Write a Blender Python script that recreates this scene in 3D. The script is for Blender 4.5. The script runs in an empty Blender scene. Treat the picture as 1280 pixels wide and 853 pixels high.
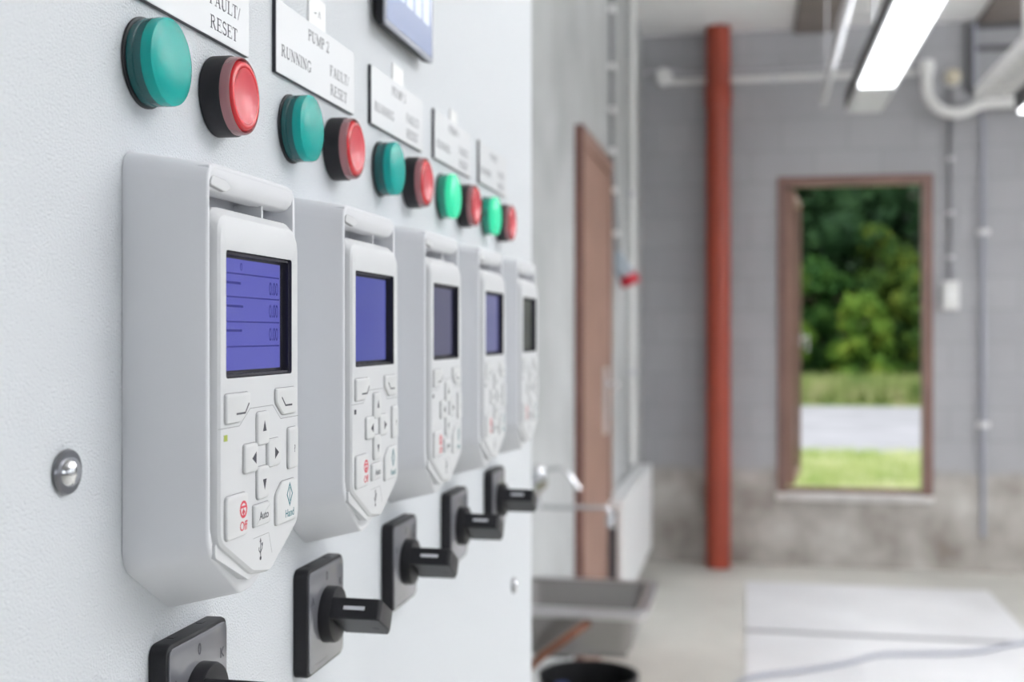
import bpy, bmesh, math, random
from mathutils import Vector, Matrix
PI = math.pi
sc = bpy.context.scene
col = sc.collection
CAMZ = 1.45

# ------------------------------------------------------------------ materials
def new_mat(name):
    m = bpy.data.materials.new(name); m.use_nodes = True
    nt = m.node_tree
    return m, nt, nt.nodes['Principled BSDF']

def mat(name, rgb, rough=0.5, metal=0.0, bump=None, spec=None, emit=None, es=0, coat=0, trans=0, ior=None, sss=0, noise=None):
    m, nt, b = new_mat(name)
    b.inputs['Base Color'].default_value = (*rgb, 1)
    b.inputs['Roughness'].default_value = rough
    b.inputs['Metallic'].default_value = metal
    if spec is not None: b.inputs['Specular IOR Level'].default_value = spec
    if emit: b.inputs['Emission Color'].default_value = (*emit, 1); b.inputs['Emission Strength'].default_value = es
    if coat: b.inputs['Coat Weight'].default_value = coat; b.inputs['Coat Roughness'].default_value = 0.05
    if trans: b.inputs['Transmission Weight'].default_value = trans
    if ior: b.inputs['IOR'].default_value = ior
    tc = None
    if noise:                       # (scale, amount): slight procedural tone variation
        tc = nt.nodes.new('ShaderNodeTexCoord')
        n = nt.nodes.new('ShaderNodeTexNoise'); n.inputs['Scale'].default_value = noise[0]; n.inputs['Detail'].default_value = 6
        r = nt.nodes.new('ShaderNodeValToRGB')
        a = noise[1]
        r.color_ramp.elements[0].position = .3; r.color_ramp.elements[1].position = .7
        r.color_ramp.elements[0].color = (*[c * (1 - a) for c in rgb], 1)
        r.color_ramp.elements[1].color = (*[min(1, c * (1 + a)) for c in rgb], 1)
        nt.links.new(tc.outputs['Object'], n.inputs['Vector']); nt.links.new(n.outputs['Fac'], r.inputs['Fac'])
        nt.links.new(r.outputs['Color'], b.inputs['Base Color'])
    if bump:                        # (scale, distance, strength)
        tc = tc or nt.nodes.new('ShaderNodeTexCoord')
        n = nt.nodes.new('ShaderNodeTexNoise'); n.inputs['Scale'].default_value = bump[0]; n.inputs['Detail'].default_value = 3
        bp = nt.nodes.new('ShaderNodeBump'); bp.inputs['Distance'].default_value = bump[1]; bp.inputs['Strength'].default_value = bump[2]
        nt.links.new(tc.outputs['Object'], n.inputs['Vector']); nt.links.new(n.outputs['Fac'], bp.inputs['Height'])
        nt.links.new(bp.outputs['Normal'], b.inputs['Normal'])
    return m

M = {}
M['powder'] = mat('powder_coat', (.79, .815, .85), .37, bump=(1300, .0012, .85), spec=.5)
M['white_plastic'] = mat('white_plastic', (.665, .67, .685), .38, bump=(2500, .00005, .25))
M['cradle_plastic'] = mat('cradle_plastic', (.755, .76, .79), .42, bump=(2500, .00005, .3))
M['button_plastic'] = mat('button_plastic', (.66, .665, .67), .45)
M['gap_shade_print'] = mat('gap_shade_and_print', (.30, .30, .31), .7)
M['clipline'] = mat('clip_outline', (.45, .45, .46), .6)
M['ink'] = mat('dark_ink', (.035, .035, .05), .5)
M['ink_red'] = mat('red_ink', (.62, .05, .08), .5)
M['ink_teal'] = mat('teal_ink', (.03, .16, .2), .5)
M['black_plastic'] = mat('black_plastic', (.009, .009, .012), .45, spec=.35, bump=(1800, .00008, .3))
M['black_matte'] = mat('black_matte', (.012, .012, .016), .55)
M['screen_frame'] = mat('screen_frame', (.03, .028, .04), .22)
M['marker'] = mat('marker_white', (.75, .75, .8), .5)
M['face_silver'] = mat('face_silver', (.19, .19, .215), .28, metal=.3, coat=.8)
M['face_clear'] = mat('clear_edge', (.35, .36, .42), .2, coat=.5)
M['label_black'] = mat('label_core', (.012, .012, .02), .35)
M['label_white'] = mat('label_white', (.75, .76, .78), .3)
M['tag_white'] = mat('tag_white', (.9, .9, .9), .35)
M['chrome'] = mat('chrome', (.72, .72, .74), .14, metal=1)
M['chrome_dark'] = mat('lock_recess', (.28, .28, .30), .3, metal=1)
M['satin'] = mat('satin_metal', (.75, .75, .77), .42, metal=.7)
M['steel'] = mat('stainless_steel', (.30, .285, .28), .33, metal=1, bump=(60, .0006, .3))
M['rim'] = mat('polished_rim', (.62, .60, .61), .30, metal=1)
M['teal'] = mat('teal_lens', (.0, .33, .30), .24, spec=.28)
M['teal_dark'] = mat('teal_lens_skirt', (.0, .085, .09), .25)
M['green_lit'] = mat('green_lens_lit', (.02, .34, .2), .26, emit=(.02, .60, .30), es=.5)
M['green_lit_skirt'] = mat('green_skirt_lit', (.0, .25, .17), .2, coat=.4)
M['red_cap'] = mat('red_cap', (.56, .012, .02), .25, coat=.15)
M['red_cap_highlight'] = mat('red_cap_highlight', (.60, .07, .09), .32, coat=.2)  # paler pinkish centre paints a highlight into the cap
M['hmi_screen'] = mat('hmi_screen', (.12, .13, .2), .12, emit=(.30, .37, .54), es=.42)
M['hmi_key'] = mat('hmi_key', (.3, .33, .4), .2, emit=(.52, .58, .72), es=.42)
M['hmi_frame'] = mat('hmi_frame', (.30, .31, .36), .35)
M['brown_wood'] = mat('brown_paint', (.30, .175, .135), .5, noise=(5, .1))
M['brown_frame_shade'] = mat('brown_paint_shaded', (.175, .085, .07), .5, noise=(6, .1))  # darker brown puts the shade of the frame's side into the colour
M['window_frame'] = mat('window_frame_paint', (.20, .115, .095), .5, noise=(6, .12))
M['red_pipe'] = mat('red_oxide_paint', (.30, .046, .022), .42, noise=(3, .1))
M['conduit'] = mat('conduit_grey', (.66, .66, .69), .5)
M['conduit_blue'] = mat('conduit_blue_grey', (.38, .39, .45), .5)
M['conduit_dark'] = mat('conduit_dark', (.25, .25, .265), .6)
M['pvc'] = mat('white_pvc', (.84, .84, .83), .45)
M['cream'] = mat('cream_plastic', (.72, .66, .52), .45)
M['radiator'] = mat('radiator_enamel', (.84, .85, .86), .4)
M['radiator_shade'] = mat('radiator_gap_shade', (.10, .10, .11), .6)  # core darkened to paint the shadow in the gap behind the panel
M['lamp_housing'] = mat('lamp_housing', (.66, .67, .71), .5)
M['lamp_side_shade'] = mat('lamp_side_shaded', (.05, .05, .055), .6)  # housing sides coloured dark to paint in their backlit shade
M['lamp_on'] = mat('lamp_diffuser', (.9, .9, .9), .5, emit=(.96, .98, 1), es=3.2)
M['added_lamp'] = mat('added_lamp_diffuser', (.9, .9, .9), .5, emit=(.96, .98, 1), es=15)  # diffuser of the unseen luminaires added to lift the room light
M['added_uplight_soft'] = mat('added_uplight_glow_soft', (.9, .9, .9), .5, emit=(.96, .98, 1), es=10)
M['added_uplight'] = mat('added_uplight_glow', (.9, .9, .9), .5, emit=(.96, .98, 1), es=62)
M['hatch'] = mat('hatch_plate', (.84, .84, .86), .45, metal=.0, noise=(2.2, .07))
M['rubber'] = mat('black_rubber', (.012, .012, .014), .6)
M['rust'] = mat('brown_handle', (.20, .075, .04), .55, noise=(20, .2))
M['plug_grey'] = mat('plug_grey', (.36, .41, .46), .45)
M['plug_red'] = mat('plug_red', (.52, .01, .03), .4)
M['beam'] = mat('beam_brown', (.21, .18, .165), .7, noise=(4, .15))
M['sill'] = mat('sill_concrete', (.66, .64, .62), .8, noise=(9, .12))
M['bark'] = mat('bark', (.10, .07, .05), .9, noise=(8, .3))
M['road'] = mat('gravel_road', (.36, .35, .37), .9, noise=(1.2, .16), bump=(8, .02, .5))
M['pole_steel'] = mat('dark_steel', (.10, .10, .11), .5)

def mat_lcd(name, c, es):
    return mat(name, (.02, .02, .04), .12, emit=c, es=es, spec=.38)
M['lcd_line'] = mat('lcd_text', (.02, .02, .06), .1, emit=(.012, .014, .12), es=.8, spec=.1)

def clear_plastic():
    m = bpy.data.materials.new('clear_collar'); m.use_nodes = True
    nt = m.node_tree; nt.nodes.clear(); N = nt.nodes.new; Lk = nt.links.new
    o = N('ShaderNodeOutputMaterial'); m1 = N('ShaderNodeMixShader'); m2 = N('ShaderNodeMixShader')
    t = N('ShaderNodeBsdfTransparent'); g = N('ShaderNodeBsdfGlossy'); d = N('ShaderNodeBsdfDiffuse'); f = N('ShaderNodeFresnel')
    t.inputs[0].default_value = (.97, .95, .95, 1); g.inputs['Roughness'].default_value = .08; d.inputs[0].default_value = (.88, .42, .45, 1)
    f.inputs['IOR'].default_value = 1.5; m1.inputs[0].default_value = .38
    Lk(t.outputs[0], m1.inputs[1]); Lk(d.outputs[0], m1.inputs[2]); Lk(f.outputs[0], m2.inputs[0]); Lk(m1.outputs[0], m2.inputs[1]); Lk(g.outputs[0], m2.inputs[2]); Lk(m2.outputs[0], o.inputs[0])
    return m
M['clear'] = clear_plastic()
def glass_mat():
    m = bpy.data.materials.new('window_glass'); m.use_nodes = True
    nt = m.node_tree; nt.nodes.clear()
    o = nt.nodes.new('ShaderNodeOutputMaterial'); mx = nt.nodes.new('ShaderNodeMixShader')
    t = nt.nodes.new('ShaderNodeBsdfTransparent'); g = nt.nodes.new('ShaderNodeBsdfGlossy')
    g.inputs['Roughness'].default_value = .02
    f = nt.nodes.new('ShaderNodeFresnel'); f.inputs['IOR'].default_value = 1.45
    nt.links.new(f.outputs[0], mx.inputs[0]); nt.links.new(t.outputs[0], mx.inputs[1]); nt.links.new(g.outputs[0], mx.inputs[2])
    nt.links.new(mx.outputs[0], o.inputs[0])
    return m
M['glass'] = glass_mat()

def wall_mat(name, base, dirt, axis, block=None, band=None, mottled=.12, bumpd=.004):
    """painted / raw masonry: axis picks the horizontal coordinate; band=(z, colour) = bare concrete below height z"""
    m, nt, b = new_mat(name)
    N = nt.nodes.new; Lk = nt.links.new
    b.inputs['Roughness'].default_value = .85
    tc = N('ShaderNodeTexCoord')
    sp = N('ShaderNodeSeparateXYZ'); Lk(tc.outputs['Object'], sp.inputs[0])
    n1 = N('ShaderNodeTexNoise'); n1.inputs['Scale'].default_value = 1.1; n1.inputs['Detail'].default_value = 8; n1.inputs['Roughness'].default_value = .62
    Lk(tc.outputs['Object'], n1.inputs['Vector'])
    r1 = N('ShaderNodeValToRGB'); r1.color_ramp.elements[0].position = .33; r1.color_ramp.elements[1].position = .68
    r1.color_ramp.elements[0].color = (*[c * (1 - mottled) for c in base], 1)
    r1.color_ramp.elements[1].color = (*[min(1, c * (1 + mottled)) for c in base], 1)
    Lk(n1.outputs['Fac'], r1.inputs['Fac'])
    c = r1.outputs['Color']
    n2 = N('ShaderNodeTexNoise'); n2.inputs['Scale'].default_value = 3.5; n2.inputs['Detail'].default_value = 10
    Lk(tc.outputs['Object'], n2.inputs['Vector'])
    h = n2.outputs['Fac']
    if block:
        cb = N('ShaderNodeCombineXYZ'); Lk(sp.outputs[axis], cb.inputs[0]); Lk(sp.outputs[2], cb.inputs[1])
        br = N('ShaderNodeTexBrick'); br.inputs['Scale'].default_value = 1
        br.inputs['Brick Width'].default_value = block[0]; br.inputs['Row Height'].default_value = block[1]
        br.inputs['Mortar Size'].default_value = .008; br.inputs['Mortar Smooth'].default_value = .3
        br.inputs['Color1'].default_value = (1, 1, 1, 1); br.inputs['Color2'].default_value = (.94, .94, .945, 1); br.inputs['Mortar'].default_value = (.87, .87, .87, 1)
        Lk(cb.outputs[0], br.inputs['Vector'])
        mx = N('ShaderNodeMix'); mx.data_type = 'RGBA'; mx.blend_type = 'MULTIPLY'; mx.inputs[0].default_value = 1
        Lk(c, mx.inputs[6]); Lk(br.outputs['Color'], mx.inputs[7]); c = mx.outputs[2]
    if band:
        r3 = N('ShaderNodeValToRGB')
        r3.color_ramp.elements[0].position = .30; r3.color_ramp.elements[0].color = (*dirt, 1)
        r3.color_ramp.elements[1].position = .72; r3.color_ramp.elements[1].color = (*band[1], 1)
        Lk(n2.outputs['Fac'], r3.inputs['Fac'])
        ad = N('ShaderNodeMath'); ad.operation = 'MULTIPLY_ADD'; ad.inputs[1].default_value = .10; Lk(n2.outputs['Fac'], ad.inputs[0]); Lk(sp.outputs[2], ad.inputs[2])
        lt = N('ShaderNodeMapRange'); lt.inputs['From Min'].default_value = band[0] + .08; lt.inputs['From Max'].default_value = band[0] + .02
        Lk(ad.outputs[0], lt.inputs['Value'])
        mx = N('ShaderNodeMix'); mx.data_type = 'RGBA'
        Lk(lt.outputs[0], mx.inputs[0]); Lk(c, mx.inputs[6]); Lk(r3.outputs['Color'], mx.inputs[7]); c = mx.outputs[2]
    Lk(c, b.inputs['Base Color'])
    bp = N('ShaderNodeBump'); bp.inputs['Distance'].default_value = bumpd; bp.inputs['Strength'].default_value = .6
    Lk(h, bp.inputs['Height']); Lk(bp.outputs['Normal'], b.inputs['Normal'])
    return m
M['wall_far'] = wall_mat('grey_block_wall', (.42, .42, .44), (.25, .215, .19), 0, block=(.40, .20), band=(.60, (.62, .60, .57)), mottled=.07)
M['wall_left'] = wall_mat('light_concrete_wall', (.45, .46, .465), (.3, .28, .25), 1, mottled=.24)
M['wall_plain'] = wall_mat('plain_block_wall', (.42, .42, .43), (.2, .18, .15), 1, block=(.40, .20), mottled=.08)
M['floor'] = wall_mat('worn_concrete_floor', (.66, .65, .605), (.2, .2, .2), 0, mottled=.15, bumpd=.002)
M['floor'].node_tree.nodes['Principled BSDF'].inputs['Roughness'].default_value = .45
M['ceiling'] = mat('white_ceiling', (.88, .88, .88), .8, noise=(1.5, .06))

def foliage(name, a, b_, c):
    m, nt, b = new_mat(name)
    N = nt.nodes.new; Lk = nt.links.new
    tc = N('ShaderNodeTexCoord'); n = N('ShaderNodeTexNoise'); n.inputs['Scale'].default_value = 1.6; n.inputs['Detail'].default_value = 5
    r = N('ShaderNodeValToRGB'); e = r.color_ramp.elements
    e[0].position = .35; e[0].color = (*a, 1); e[1].position = .68; e[1].color = (*c, 1)
    x = e.new(.5); x.color = (*b_, 1)
    Lk(tc.outputs['Object'], n.inputs['Vector']); Lk(n.outputs['Fac'], r.inputs['Fac']); Lk(r.outputs['Color'], b.inputs['Base Color'])
    b.inputs['Roughness'].default_value = .75; b.inputs['Specular IOR Level'].default_value = .2
    return m
M['leaf_dark'] = foliage('leaves_dark', (.010, .030, .011), (.017, .050, .016), (.032, .075, .022))
M['leaf_mid'] = foliage('leaves_mid', (.022, .068, .016), (.045, .125, .025), (.09, .19, .035))
M['leaf_yellow'] = foliage('leaves_yellow', (.05, .12, .018), (.12, .22, .028), (.26, .33, .045))
M['leaf_olive'] = foliage('leaves_olive', (.022, .06, .014), (.06, .12, .02), (.17, .22, .03))
M['grass'] = foliage('grass_green', (.34, .46, .14), (.54, .60, .27), (.76, .76, .52))
M['meadow'] = foliage('meadow_ground', (.34, .44, .14), (.54, .58, .28), (.74, .72, .50))
M['grass_far'] = foliage('grass_verge', (.15, .23, .06), (.30, .36, .12), (.52, .50, .26))

# ------------------------------------------------------------------ helpers
def link(name, me, m, parent=None, smooth=None, bevel=0, seg=2, loc=None):
    o = bpy.data.objects.new(name, me); col.objects.link(o)
    if m is not None:
        for mm in (m if isinstance(m, (list, tuple)) else [m]): me.materials.append(mm)
    if parent is not None: o.parent = parent
    if loc is not None: o.location = loc
    if bevel:
        for p in me.polygons: p.use_smooth = True
        b = o.modifiers.new('bevel', 'BEVEL'); b.width = bevel; b.segments = seg; b.limit_method = 'ANGLE'; b.angle_limit = math.radians(28); b.harden_normals = True
    elif smooth:
        for p in me.polygons: p.use_smooth = True
        me.set_sharp_from_angle(angle=math.radians(smooth))
    return o

def fin(name, bm, m, parent=None, **k):
    bmesh.ops.recalc_face_normals(bm, faces=bm.faces)
    me = bpy.data.meshes.new(name); bm.to_mesh(me); bm.free()
    return link(name, me, m, parent, **k)

def thing(name, label, cat, loc=(0, 0, 0), group=None):
    o = bpy.data.objects.new(name, None); col.objects.link(o); o.location = loc
    o.empty_display_size = .02
    o['label'] = label; o['category'] = cat
    if group: o['group'] = group
    return o
def tag(o, label, cat, group=None, kind=None):
    o['label'] = label; o['category'] = cat
    if group: o['group'] = group
    if kind: o['kind'] = kind
    return o
def struct(o, label=None):
    o['kind'] = 'structure'
    if label: o['label'] = label
    return o
def copy_tree(root, loc, label, group=None):
    r = root.copy(); col.objects.link(r); r.location = loc; r['label'] = label
    if group: r['group'] = group
    for ch in list(root.children):
        c = ch.copy(); col.objects.link(c); c.parent = r
        for g in list(ch.children):
            d = g.copy(); col.objects.link(d); d.parent = c
    return r

def box(bm, x0, x1, y0, y1, z0, z1, mi=0):
    v = [bm.verts.new((x, y, z)) for x in (x0, x1) for y in (y0, y1) for z in (z0, z1)]
    for f in ((0, 1, 3, 2), (4, 6, 7, 5), (0, 4, 5, 1), (2, 3, 7, 6), (0, 2, 6, 4), (1, 5, 7, 3)):
        bm.faces.new([v[i] for i in f]).material_index = mi
def loft(bm, rings, cap0=True, cap1=True, mi=0):
    R = [[bm.verts.new(p) for p in r] for r in rings]
    for a, b in zip(R, R[1:]):
        n = len(a)
        for i in range(n):
            bm.faces.new((a[i], a[(i + 1) % n], b[(i + 1) % n], b[i])).material_index = mi
    if cap0: bm.faces.new(R[0]).material_index = mi
    if cap1: bm.faces.new(R[-1]).material_index = mi
    return R
def rpoly(pts, r, n=4):
    """round the corners of a polygon (2-D)"""
    out = []
    k = len(pts)
    rr = r if isinstance(r, (list, tuple)) else [r] * k
    for i in range(k):
        p = Vector(pts[i]); a = Vector(pts[i - 1]) - p; b = Vector(pts[(i + 1) % k]) - p
        d = min(rr[i], a.length * .49, b.length * .49)
        if d < 1e-6: out.append(tuple(p)); continue
        p0 = p + a.normalized() * d; p1 = p + b.normalized() * d
        for j in range(n + 1):
            t = j / n
            q = p0 * (1 - t) ** 2 + p * 2 * t * (1 - t) + p1 * t * t
            out.append((q.x, q.y))
    return out
def yz(pts, x): return [(x, p[0], p[1]) for p in pts]
def rect(y0, y1, z0, z1): return [(y0, z0), (y1, z0), (y1, z1), (y0, z1)]
def prism(bm, pts, x0, x1, mi=0): return loft(bm, [yz(pts, x0), yz(pts, x1)], mi=mi)
def lathe(bm, prof, n=48, axis='X', cap0=True, cap1=True, mi=0, c=(0, 0, 0)):
    """prof = [(height, radius)]"""
    rings = []
    for h, r in prof:
        ring = []
        for i in range(n):
            a = 2 * PI * i / n; u, v = r * math.cos(a), r * math.sin(a)
            ring.append({'X': (h, u, v), 'Y': (u, h, v), 'Z': (u, v, h)}[axis])
        rings.append([(p[0] + c[0], p[1] + c[1], p[2] + c[2]) for p in ring])
    return loft(bm, rings, cap0, cap1, mi)
def tube(bm, pts, r, n=12, mi=0):
    P = [Vector(p) for p in pts]; rings = []; up = None
    for i, p in enumerate(P):
        d = (P[min(i + 1, len(P) - 1)] - P[max(i - 1, 0)]).normalized()
        if up is None:
            up = Vector((0, 0, 1)) if abs(d.z) < .9 else Vector((1, 0, 0))
        u = d.cross(up).normalized(); w = u.cross(d).normalized(); up = w
        rad = r[i] if isinstance(r, (list, tuple)) else r
        rings.append([tuple(p + u * rad * math.cos(2 * PI * k / n) + w * rad * math.sin(2 * PI * k / n)) for k in range(n)])
    loft(bm, rings, mi=mi)
def arc_pts(pts, r=.05, n=6):
    out = [Vector(pts[0])]
    for a, p, b in zip(pts, pts[1:], pts[2:]):
        a, p, b = Vector(a), Vector(p), Vector(b)
        p0 = p + (a - p).normalized() * r; p1 = p + (b - p).normalized() * r
        for j in range(n + 1):
            t = j / n; out.append(p0 * (1 - t) ** 2 + p * 2 * t * (1 - t) + p1 * t * t)
    out.append(Vector(pts[-1])); return out

def strokes(bm, lines, x, w, h=.00006, mi=0):
    """flat raised strokes on the y-z plane at height x"""
    for ln in lines:
        ww = w
        if isinstance(ln, tuple): ln, ww = ln
        P = [Vector(p) for p in ln]; L, R = [], []
        closed = (P[0] - P[-1]).length < 1e-9 and len(P) > 2
        if closed: P = P[:-1]
        k = len(P)
        for i, p in enumerate(P):
            a = P[i - 1] if (i > 0 or closed) else None
            b = P[(i + 1) % k] if (i < k - 1 or closed) else None
            d1 = (p - a).normalized() if a is not None else (b - p).normalized()
            d2 = (b - p).normalized() if b is not None else d1
            d = (d1 + d2); d = d.normalized() if d.length > 1e-6 else d1
            nrm = Vector((-d.y, d.x)); s = 1 / max(.5, nrm.dot(Vector((-d1.y, d1.x))))
            L.append(p + nrm * ww / 2 * s); R.append(p - nrm * ww / 2 * s)
        m_ = k if closed else k - 1
        for i in range(m_):
            j = (i + 1) % k
            q = [L[i], L[j], R[j], R[i]]
            loft(bm, [[(x, v.x, v.y) for v in q], [(x + h, v.x, v.y) for v in q]], mi=mi)
def text_bm(bm, s, size, y, z, x, align='CENTER', mi=0, sy=1.0, ext=.00004):
    """sans lettering lying in the y-z plane, baseline at z"""
    cu = bpy.data.curves.new('t', 'FONT'); cu.body = s; cu.size = size; cu.align_x = align; cu.extrude = ext; cu.offset = size * .010
    ob = bpy.data.objects.new('t', cu); col.objects.link(ob)
    dg = bpy.context.evaluated_depsgraph_get()
    me = bpy.data.meshes.new_from_object(ob.evaluated_get(dg))
    vs = [bm.verts.new((x + v.co.z, y + v.co.x * sy, z + v.co.y)) for v in me.vertices]
    for p in me.polygons:
        try: bm.faces.new([vs[i] for i in p.vertices]).material_index = mi
        except ValueError: pass
    bpy.data.objects.remove(ob); bpy.data.curves.remove(cu); bpy.data.meshes.remove(me)

# serif capitals drawn as thick / thin strokes, unit cap height, in y-z
def arc(cx, cz, rx, rz, a0, a1, n=10):
    return [(cx + rx * math.cos(math.radians(a0 + (a1 - a0) * i / n)), cz + rz * math.sin(math.radians(a0 + (a1 - a0) * i / n))) for i in range(n + 1)]
TK, TN = .15, .065
def serif(y, z, w=.30): return ([(y - w / 2, z), (y + w / 2, z)], .05)
GL = {
 'P': (.62, [([(.15, 0), (.15, 1)], TK), serif(.15, .02), ([(.0, .975), (.3, .975)], .05), ([(.15, .965), (.34, .965)], TN), (arc(.34, .735, .18, .23, 90, -90), .11), ([(.34, .5), (.15, .5)], TN)]),
 'U': (.80, [(([(.17, 1), (.17, .3)] + arc(.40, .3, .23, .27, 180, 270, 6)), TK), ((arc(.40, .3, .23, .27, 270, 360, 6) + [(.63, 1)]), TN), serif(.17, .975), serif(.63, .975, .26)]),
 'M': (.98, [([(.17, 0), (.17, 1)], TN), ([(.17, .98), (.48, .05)], TK), ([(.48, .05), (.78, .98)], TN), ([(.80, 0), (.80, 1)], TK), serif(.17, .02, .26), serif(.81, .02), serif(.10, .975, .2), serif(.87, .975, .2)]),
 'R': (.76, [([(.15, 0), (.15, 1)], TK), serif(.15, .02), ([(.0, .975), (.3, .975)], .05), ([(.15, .965), (.34, .965)], TN), (arc(.34, .75, .17, .215, 90, -90), .11), ([(.34, .53), (.15, .53)], TN), ([(.34, .53), (.62, .02)], TK), serif(.66, .02, .18)]),
 'N': (.80, [([(.16, 0), (.16, 1)], TN), ([(.13, .98), (.64, .04)], TK), ([(.65, 0), (.65, 1)], TN), serif(.16, .02, .26), serif(.11, .975, .2), serif(.65, .975, .26)]),
 'I': (.36, [([(.18, 0), (.18, 1)], TK), serif(.18, .02), serif(.18, .975)]),
 'G': (.80, [(arc(.42, .5, .31, .48, 45, 180, 9), .10), (arc(.42, .5, .31, .48, 180, 300, 9), .10), ([(.64, .06), (.64, .42)], TK), serif(.64, .43, .26), ([(.67, .72), (.67, .98)], .05)]),
 'F': (.62, [([(.15, 0), (.15, 1)], TK), serif(.15, .02), ([(.0, .97), (.56, .97)], TN), ([(.55, .98), (.55, .75)], .05), ([(.15, .52), (.42, .52)], TN), ([(.41, .64), (.41, .40)], .04)]),
 'A': (.78, [([(.12, 0), (.38, .98)], TN), ([(.37, .98), (.66, 0)], TK), ([(.2, .33), (.54, .33)], TN), serif(.12, .02, .24), serif(.66, .02, .28)]),
 'L': (.66, [([(.16, 0), (.16, 1)], TK), serif(.16, .975), ([(.0, .03), (.60, .03)], TN), ([(.60, .0), (.60, .28)], .05)]),
 'T': (.68, [([(.33, 0), (.33, 1)], TK), serif(.33, .02), ([(.04, .97), (.62, .97)], TN), ([(.04, .99), (.04, .76)], .05), ([(.62, .99), (.62, .76)], .05)]),
 'E': (.66, [([(.15, 0), (.15, 1)], TK), ([(.0, .97), (.56, .97)], TN), ([(.56, .99), (.56, .76)], .05), ([(.15, .52), (.42, .52)], TN), ([(.42, .64), (.42, .40)], .04), ([(.0, .03), (.60, .03)], TN), ([(.60, .0), (.60, .27)], .05)]),
 'S': (.58, [(arc(.28, .74, .18, .235, 35, 225, 9) + arc(.30, .26, .20, .235, 45, -145, 9), .11), ([(.46, .74), (.46, .99)], .05), ([(.08, .26), (.08, 0)], .05)]),
 '/': (.36, [([(.02, -.02), (.32, 1)], .07)]),
 '1': (.5, [([(.25, 0), (.25, 1)], .12), serif(.25, .02, .26), ([(.1, .84), (.25, .97)], .06)]),
 '2': (.54, [(arc(.26, .72, .18, .26, 160, -20, 9) + [(.1, .12)], .09), ([(.05, .06), (.5, .06)], .12)]),
 '3': (.54, [(arc(.24, .76, .16, .22, 150, -70, 9), .09), (arc(.24, .28, .2, .27, 80, -150, 9), .10)]),
 '4': (.54, [([(.38, 0), (.38, 1)], .11), ([(.38, .98), (.05, .3), (.52, .3)], .065)]),
 '5': (.54, [([(.12, .95), (.46, .95)], .1), ([(.13, .95), (.1, .58)], .06), (arc(.22, .3, .2, .29, 110, -140, 9), .10)]),
 ' ': (.3, []),
}
def serif_text(bm, s, cap, y, z, x, width=None, mi=0):
    adv = sum(GL[c][0] + .03 for c in s)
    sx = (width / adv) if width else cap
    cy = y
    for c in s:
        w, st = GL[c]
        for ln, ww in st:
            strokes(bm, [([(cy + p[0] * sx, z + p[1] * cap) for p in ln], ww * (sx + cap) / 2)], x, 0, .00004, mi)
        cy += (w + .03) * sx

# ------------------------------------------------------------------ room shell
XL, YF, ZC = -.4755, 7.72, 3.36
XR, YN = 5.6, -4.0
def shell_box(name, a, m, label=None):
    bm = bmesh.new(); box(bm, *a); return struct(fin(name, bm, m), label)
shell_box('floor', (XL - .2, XR + .2, YN - .2, YF + .25, -.2, 0), M['floor'], 'worn light concrete floor')
shell_box('ceiling', (XL - .2, XR + .2, YN - .2, YF + .25, ZC, ZC + .2), M['ceiling'], 'white painted ceiling')
def wall_with_holes(name, axis, c0, c1, u0, u1, z1, holes, m, label):
    """axis 'Y': wall spans x in u, thickness c0..c1 in y. holes = (u0,u1,z0,z1)"""
    bm = bmesh.new()
    def bx(a, b, z0, zz):
        if b - a < 1e-4 or zz - z0 < 1e-4: return
        if axis == 'Y': box(bm, a, b, c0, c1, z0, zz)
        else: box(bm, c0, c1, a, b, z0, zz)
    u = u0
    for h in sorted(holes):
        bx(u, h[0], 0, z1); bx(h[0], h[1], 0, h[2]); bx(h[0], h[1], h[3], z1); u = h[1]
    bx(u, u1, 0, z1)
    return struct(fin(name, bm, m), label)
WX0, WX1, WZ0, WZ1 = .372, 1.303, .455, 2.436
wall_with_holes('wall_far', 'Y', YF, YF + .22, XL - .2, XR + .2, ZC, [(WX0, WX1, WZ0, WZ1), (2.27, 2.95, WZ0, WZ1)], M['wall_far'], 'grey block wall with bare concrete foot')
DY0, DY1, DZ = 4.65, 5.68, 2.27
wall_with_holes('wall_left', 'X', XL - .2, XL, YN - .2, YF, ZC, [(DY0 + .04, DY1 - .04, 0, DZ - .04)], M['wall_left'], 'rough light concrete wall')
RW = [(-3.2, -1.4, 1.0, 2.9), (-.6, 1.6, 1.0, 2.9), (2.4, 4.4, 1.0, 2.9), (5.2, 7.0, 1.0, 2.9)]
wall_with_holes('wall_right', 'X', XR, XR + .2, YN - .2, YF, ZC, RW, M['wall_plain'], 'grey block wall with windows')
NW = [(1.2, 4.8, .9, 2.7)]
wall_with_holes('wall_near', 'Y', YN - .2, YN, XL - .2, XR + .2, ZC, NW, M['wall_plain'], 'grey block wall behind the viewer')

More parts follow.
